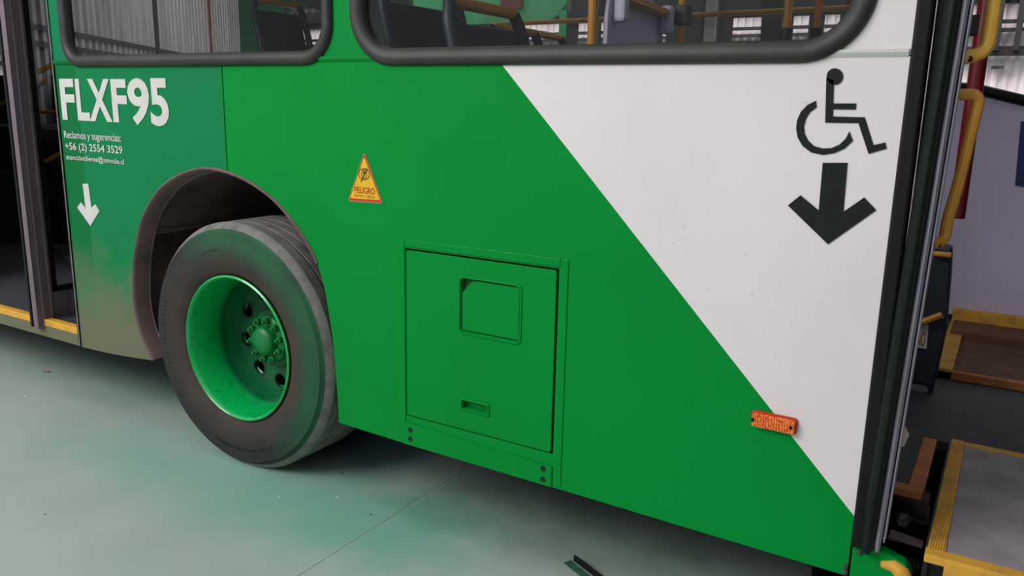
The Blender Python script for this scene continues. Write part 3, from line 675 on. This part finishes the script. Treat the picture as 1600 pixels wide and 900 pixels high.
obj('notice_lettering', text_mesh('NO', a[0]-.002, a[2], b[0], b[2], ys_-.010, .01), 'redsign', fs_)
# ---------- left door leaf and sill
lx = -3.715
ld = obj('door_leaf', MB().box((lx-.035, -.030, .335), (lx, .055, 2.42)).box((lx-.03, .055, .335), (lx-.002, .225, .50)).box((lx-.03, .205, .335), (lx, .235, 2.42)), 'alu_warm', bus, bev=.004)
tag(ld, 'dusty aluminium door leaf standing in the left doorway')
obj('rubber_seal', MB().box((lx-.052, -.036, .34), (lx-.034, .02, 2.42)), 'black', ld, bev=.004)
obj('stile_bead', MB().box((lx, -.004, .34), (lx+.006, .004, 2.42)).box((lx, .034, .34), (lx+.008, .042, 2.42)).box((lx, -.03, .34), (lx+.003, -.026, 2.42)), 'alu_warm', ld, bev=.001)
obj('glass_gasket', MB().box((lx-.004, .055, .50), (lx+.003, .075, 2.4)).box((lx-.004, .055, .495), (lx+.003, .205, .52)), 'black', ld)
obj('glass_pane', MB().box((lx-.016, .07, .51), (lx-.012, .205, 2.38)), 'glassdoor', ld)
obj('door_post', MB().box((-3.448, -.006, .30), (-3.432, .06, 2.85)), 'black', bus, bev=.002)
obj('jamb_edge', MB().box((-3.438, -.008, .30), (-3.433, -.003, 2.85)), 'thinmetal', bus)
obj('step_edge', MB().box((-4.75, -.002, .345), (-3.448, .035, .376)), 'yellow_strip', bus, bev=.003)
obj('door_sill', MB().box((-4.75, .0, .292), (-3.448, .03, .345)), M['side_old'], bus, bev=.003)
# things inside the left doorway: yellow rails and a black box
r_ = [P(-30, 178, 1.1), P(18, 155, 1.1), P(70, 128, 1.1)]
obj('grab_rail', MB().tube(r_, .017, 8), 'yellow_tube', bus, smooth=60)
obj('grab_rail', MB().tube([P(60, 112, .9), P(84, 100, .9)], .016, 8), 'yellow_tube', bus, smooth=60)
obj('grab_rail', MB().tube([P(65, 175, 1.3), P(110, 174, 1.3)], .012, 8), 'yellow_tube', bus, smooth=60)
obj('grab_rail', MB().tube([P(72, 252, 1.0), P(100, 236, 1.0)], .014, 8), 'yellow_tube', bus, smooth=60)
obj('grab_rail', MB().tube([P(85, 385, 1.0), P(120, 390, 1.0)], .010, 8), 'yellow_tube', bus, smooth=60)
obj('grab_rail', MB().tube([P(-6, 30, 1.5), P(6, 50, 1.5)], .014, 8), 'yellow_tube', bus, smooth=60)
obj('driver_cabinet', MB().box((-6.7, 1.2, FZ), (-5.0, 2.4, 1.15)).box((-6.7, .9, FZ), (-5.9, 2.4, .85)), 'dark', bus, bev=.01)
for k in range(9): xx = -5.6+random.random()*.9; yy = .7+random.random()*.4; obj('pedal_linkage', MB().box((xx, yy, FZ), (xx+.05+.06*random.random(), yy+.05, FZ+.03+.05*random.random())), 'greymetal', bus, bev=.006)

# ---------- seats, poles and partition seen through the windows
def make_seat():
    # local: handle top line at origin, back plane spans +Y 0..0.42, leans back towards -X
    s = obj('passenger_seat', MB().hexa([(-.015,.02,-.62),(.02,.02,-.62),(.02,.42,-.62),(-.015,.42,-.62),(-.175+.02,.03,-.06),(-.145+.02,.03,-.06),(-.145+.02,.41,-.06),(-.175+.02,.41,-.06)]), 'navy', bus, bev=.02)
    for y in (.0, .44): obj('seat_frame', MB().tube(arcpts([(.02, y, -.62), (-.125, y, -.06), (-.142, y+(.03 if y == 0 else -.03), .0)], .04), .022, 10), 'navy', s, smooth=60)
    obj('grab_handle', MB().tube([(-.142, .04, .0), (-.142, .40, .0)], .019, 12), 'yellow_tube', s, smooth=60)
    obj('seat_cushion', MB().box((.0, .02, -.66), (.42, .42, -.60)), 'navy', s, bev=.02)
    obj('seat_leg', MB().box((.1, .17, -1.0), (.2, .27, -.66)), 'dark', s)
    return s
seat0 = make_seat()
def copy_tree(o):
    c = o.copy(); COL.objects.link(c)
    for ch in list(o.children): d_ = ch.copy(); COL.objects.link(d_); d_.parent = c
    return c
def place(px, py, y, first=False):          # px,py: near end of the handle
    q = P(px, py, y); s = seat0 if first else copy_tree(seat0)
    s.location = (q[0]+.142, y-.04, q[2]); s.parent = bus; s['group'] = 'navy passenger seats'; return s
place(706, 3, .20, True); place(604, -28, .26); place(400, 0, 1.9); place(822, 50, 1.72); place(770, 42, 1.2)
podium = MB().box((-3.15, .06, 1.13), (-1.84, .80, 1.16)).box((-1.84, .06, FZ), (-1.1, .78, .70)).box((-3.2, .80, FZ), (-1.84, .82, 1.16))
obj('seat_podium', podium, 'interior', bus)
def pole(px, y, r, z0=FZ):
    x = P(px, 40, y)[0]; return obj('grab_pole', MB().tube([(x, y, z0), (x, y, 2.85)], r, 12), 'yellow_tube', bus, smooth=60)
pole(926, .42, .0165); pole(1064, .95, .0145)
obj('grab_pole', MB().tube([(P(1231, 20, 1.5)[0], 1.5, P(1231, 44, 1.5)[2]), (P(1231, 20, 1.5)[0], 1.5, 2.85)], .017, 12), 'yellow_tube', bus, smooth=60)
obj('pole_socket', MB().tube([(P(1231, 20, 1.5)[0], 1.5, FZ), (P(1231, 20, 1.5)[0], 1.5, P(1231, 44, 1.5)[2])], .026, 12), 'navy', bus, smooth=60)
obj('grab_pole', MB().tube([(P(1278, 20, 1.8)[0], 1.8, P(1278, 44, 1.8)[2]), (P(1278, 20, 1.8)[0], 1.8, 2.85)], .015, 12), 'orange_strip', bus, smooth=60)
obj('pole_socket', MB().tube([(P(1278, 20, 1.8)[0], 1.8, FZ), (P(1278, 20, 1.8)[0], 1.8, P(1278, 44, 1.8)[2])], .024, 12), 'black', bus, smooth=60)
# lavender modesty panel across the bus (spans Y)
pa0 = P(943, 60, .46); pa1 = P(1053, 60, .90)
XM = (pa0[0]+pa1[0])/2-.02
pn = [(.44, .55), (.92, .55), (.92, 1.60), (.90, 1.69), (.84, 1.73), (.70, 1.80), (.52, 1.84), (.46, 1.76), (.44, 1.66)]
mp_ = obj('modesty_panel', MB().plate([(y, z) for y, z in pn], [], XM-.008, XM+.008, 'x'), 'lav', bus, bev=.006); tag(mp_, 'lavender grey partition panel hung on a yellow rail')
def onX(px, py, X): r = ray(px, py); t = (X-CP[0])/r[0]; q = CP+t*r; return tuple(float(v) for v in q)
ra, rb_ = onX(980, -2, XM+.03), onX(1057, 27, XM+.03)
obj('panel_rail', MB().tube([ra, rb_], .0165, 12), 'yellow_tube', mp_, smooth=60)
for px, py in ((972, -4), (1043, 19)):
    c = onX(px, py, XM+.03)
    obj('panel_clip', MB().box((c[0]-.022, c[1]-.022, c[2]-.075), (c[0]+.022, c[1]+.022, c[2]+.022)), 'lav', mp_, bev=.012)
cj = P(1068, 24, .95); obj('pole_clamp', MB().box((cj[0]-.025, .92, cj[2]-.035), (cj[0]+.025, .98, cj[2]+.035)), 'greymetal', bus, bev=.008)

# ================================================================ neighbouring bus, glimpsed through the far windows
nbx = thing('bus', 'green side of another bus behind the first, seen through its windows', 'bus', (0, 0, 0))
y2 = 5.2
gl, gr_, gb = P(640, 0, y2)[0], P(893, 0, y2)[0], P(800, 36, y2)[2]
obj('side_panel', MB().plate(rrect(P(590, 0, y2)[0], gb, gr_, 3.1, [.35, .05, .05, .05], 8), [], y2, y2+.05), 'gfar', nbx)
obj('window_band', MB().box((P(893, 0, y2+.02)[0], y2+.02, gb-.02), (P(1500, 0, y2)[0], y2+.06, 3.0)), 'dark', nbx)
obj('body_pillar', MB().box((P(873, 50, y2)[0], y2, .5), (P(884, 50, y2)[0], y2+.05, gb+.1)), 'gfar', nbx)
for a, b in ((640, 815), (848, 872), (886, 900), (1040, 1085), (1085, 1120), (1120, 1142), (1188, 1236), (1262, 1285), (1310, 1400)):
    if (a, b) in ((848, 872),): continue
    lower = MB(); lower.box((P(a, 50, y2)[0], y2+.01, .5), (P(b, 50, y2)[0], y2+.05, gb+.05)); obj('lower_panel', lower, 'dark', nbx)
obj('lower_panel', MB().box((P(590, 0, y2)[0], y2+.02, .3), (P(1400, 60, y2)[0], y2+.06, 1.6)), 'dark', nbx)
obj('maroon_plate', MB().plate(rrect(P(782, 0, y2-.02)[0], P(800, 14, y2-.02)[2], P(816, 0, y2-.02)[0], P(800, -30, y2-.02)[2], .03, 4), [], y2-.02, y2-.001), 'maroon', nbx)
obj('tyre', MB().lathe([(.2, .02), (.35, 0), (.46, .02), (.48, .06), (.48, .3)], (-8.2, y2-.25, .48), 40), 'black', nbx, smooth=40)
obj('tyre', MB().lathe([(.2, .02), (.35, 0), (.46, .02), (.48, .06), (.48, .3)], (-2.8, y2-.25, .48), 40), 'black', nbx, smooth=40)

# ================================================================ small things on the floor
q = PZ(72, 581, 0)
t_ = tag(obj('dry_leaf', MB().add([(-.03,-.01,.004),(-.005,-.018,.010),(.028,-.004,.006),(.034,.008,.012),(.004,.016,.009),(-.024,.010,.007),(0,0,.002)], [(0,1,6),(1,2,6),(2,3,6),(3,4,6),(4,5,6),(5,0,6)]), 'leafbrown'), 'small tan dry leaf lying on the floor below the left doorway', 'leaf'); t_.location = (q[0], q[1], 0); t_.scale = (.7, .7, .7)
def crumb(px, py, s, m, label, group=None, nm='paint_chip', cat='debris'):
    q = PZ(px, py, 0); v = [(math.cos(2*PI*k/6)*s*(.6+.5*random.random()), math.sin(2*PI*k/6)*s*(.6+.5*random.random()), .0) for k in range(6)]+[(0, 0, s*.5)]
    o = obj(nm, MB().add(v, [(k, (k+1) % 6, 6) for k in range(6)]+[(5,4,3,2,1,0)]), m); o.location = (q[0], q[1], 0); tag(o, label, cat, group); return o
crumb(40, 619, .011, 'chip', 'pale paint chip on the floor left of the tyre, below the dry leaf')
crumb(527, 777, .006, 'chip', 'tiny pale chip on the floor right of the tyre')
crumb(535, 740, .007, 'dark', 'tiny dark crumb on the floor nearest the tyre contact', nm='grit')
crumb(579, 804, .005, 'dark', 'tiny dark crumb on the floor just left of the pale joint line', nm='grit')
crumb(70, 804, .005, 'dark', 'tiny dark crumb on the floor near the bottom left corner', nm='grit')
crumb(436, 777, .006, 'chip', 'tiny pale chip on the floor below the tyre')
# rubber strip lying at the bottom edge of the frame
a = PZ(879, 879, 0); b = PZ(893, 877, 0); c = PZ(960, 930, 0); d_ = PZ(985, 930, 0)
def strip(p, q, w0, h0, h1, m, nm, par):
    p = Vector(p[:2]); q = Vector(q[:2]); u = (q-p).normalized(); n_ = Vector((-u.y, u.x))*w0/2
    return obj(nm, MB().hexa([(*(p-n_), h0), (*(q-n_), h0), (*(q+n_), h0), (*(p+n_), h0), (*(p-n_), h1), (*(q-n_), h1), (*(q+n_), h1), (*(p+n_), h1)]), m, par, bev=.001)
rs_ = thing('rubber_strip', 'green-dusted black L-shaped rubber strip on the floor at the bottom edge', 'strip', (0, 0, 0))
e1 = PZ(886, 878, 0); e2 = PZ(958, 935, 0)
strip(e1, e2, .028, .0, .003, 'greenblack', 'flat_flange', rs_)
e1 = PZ(897, 876, 0); e2 = PZ(972, 933, 0)
strip(e1, e2, .006, .0, .020, 'black', 'upright_flange', rs_)
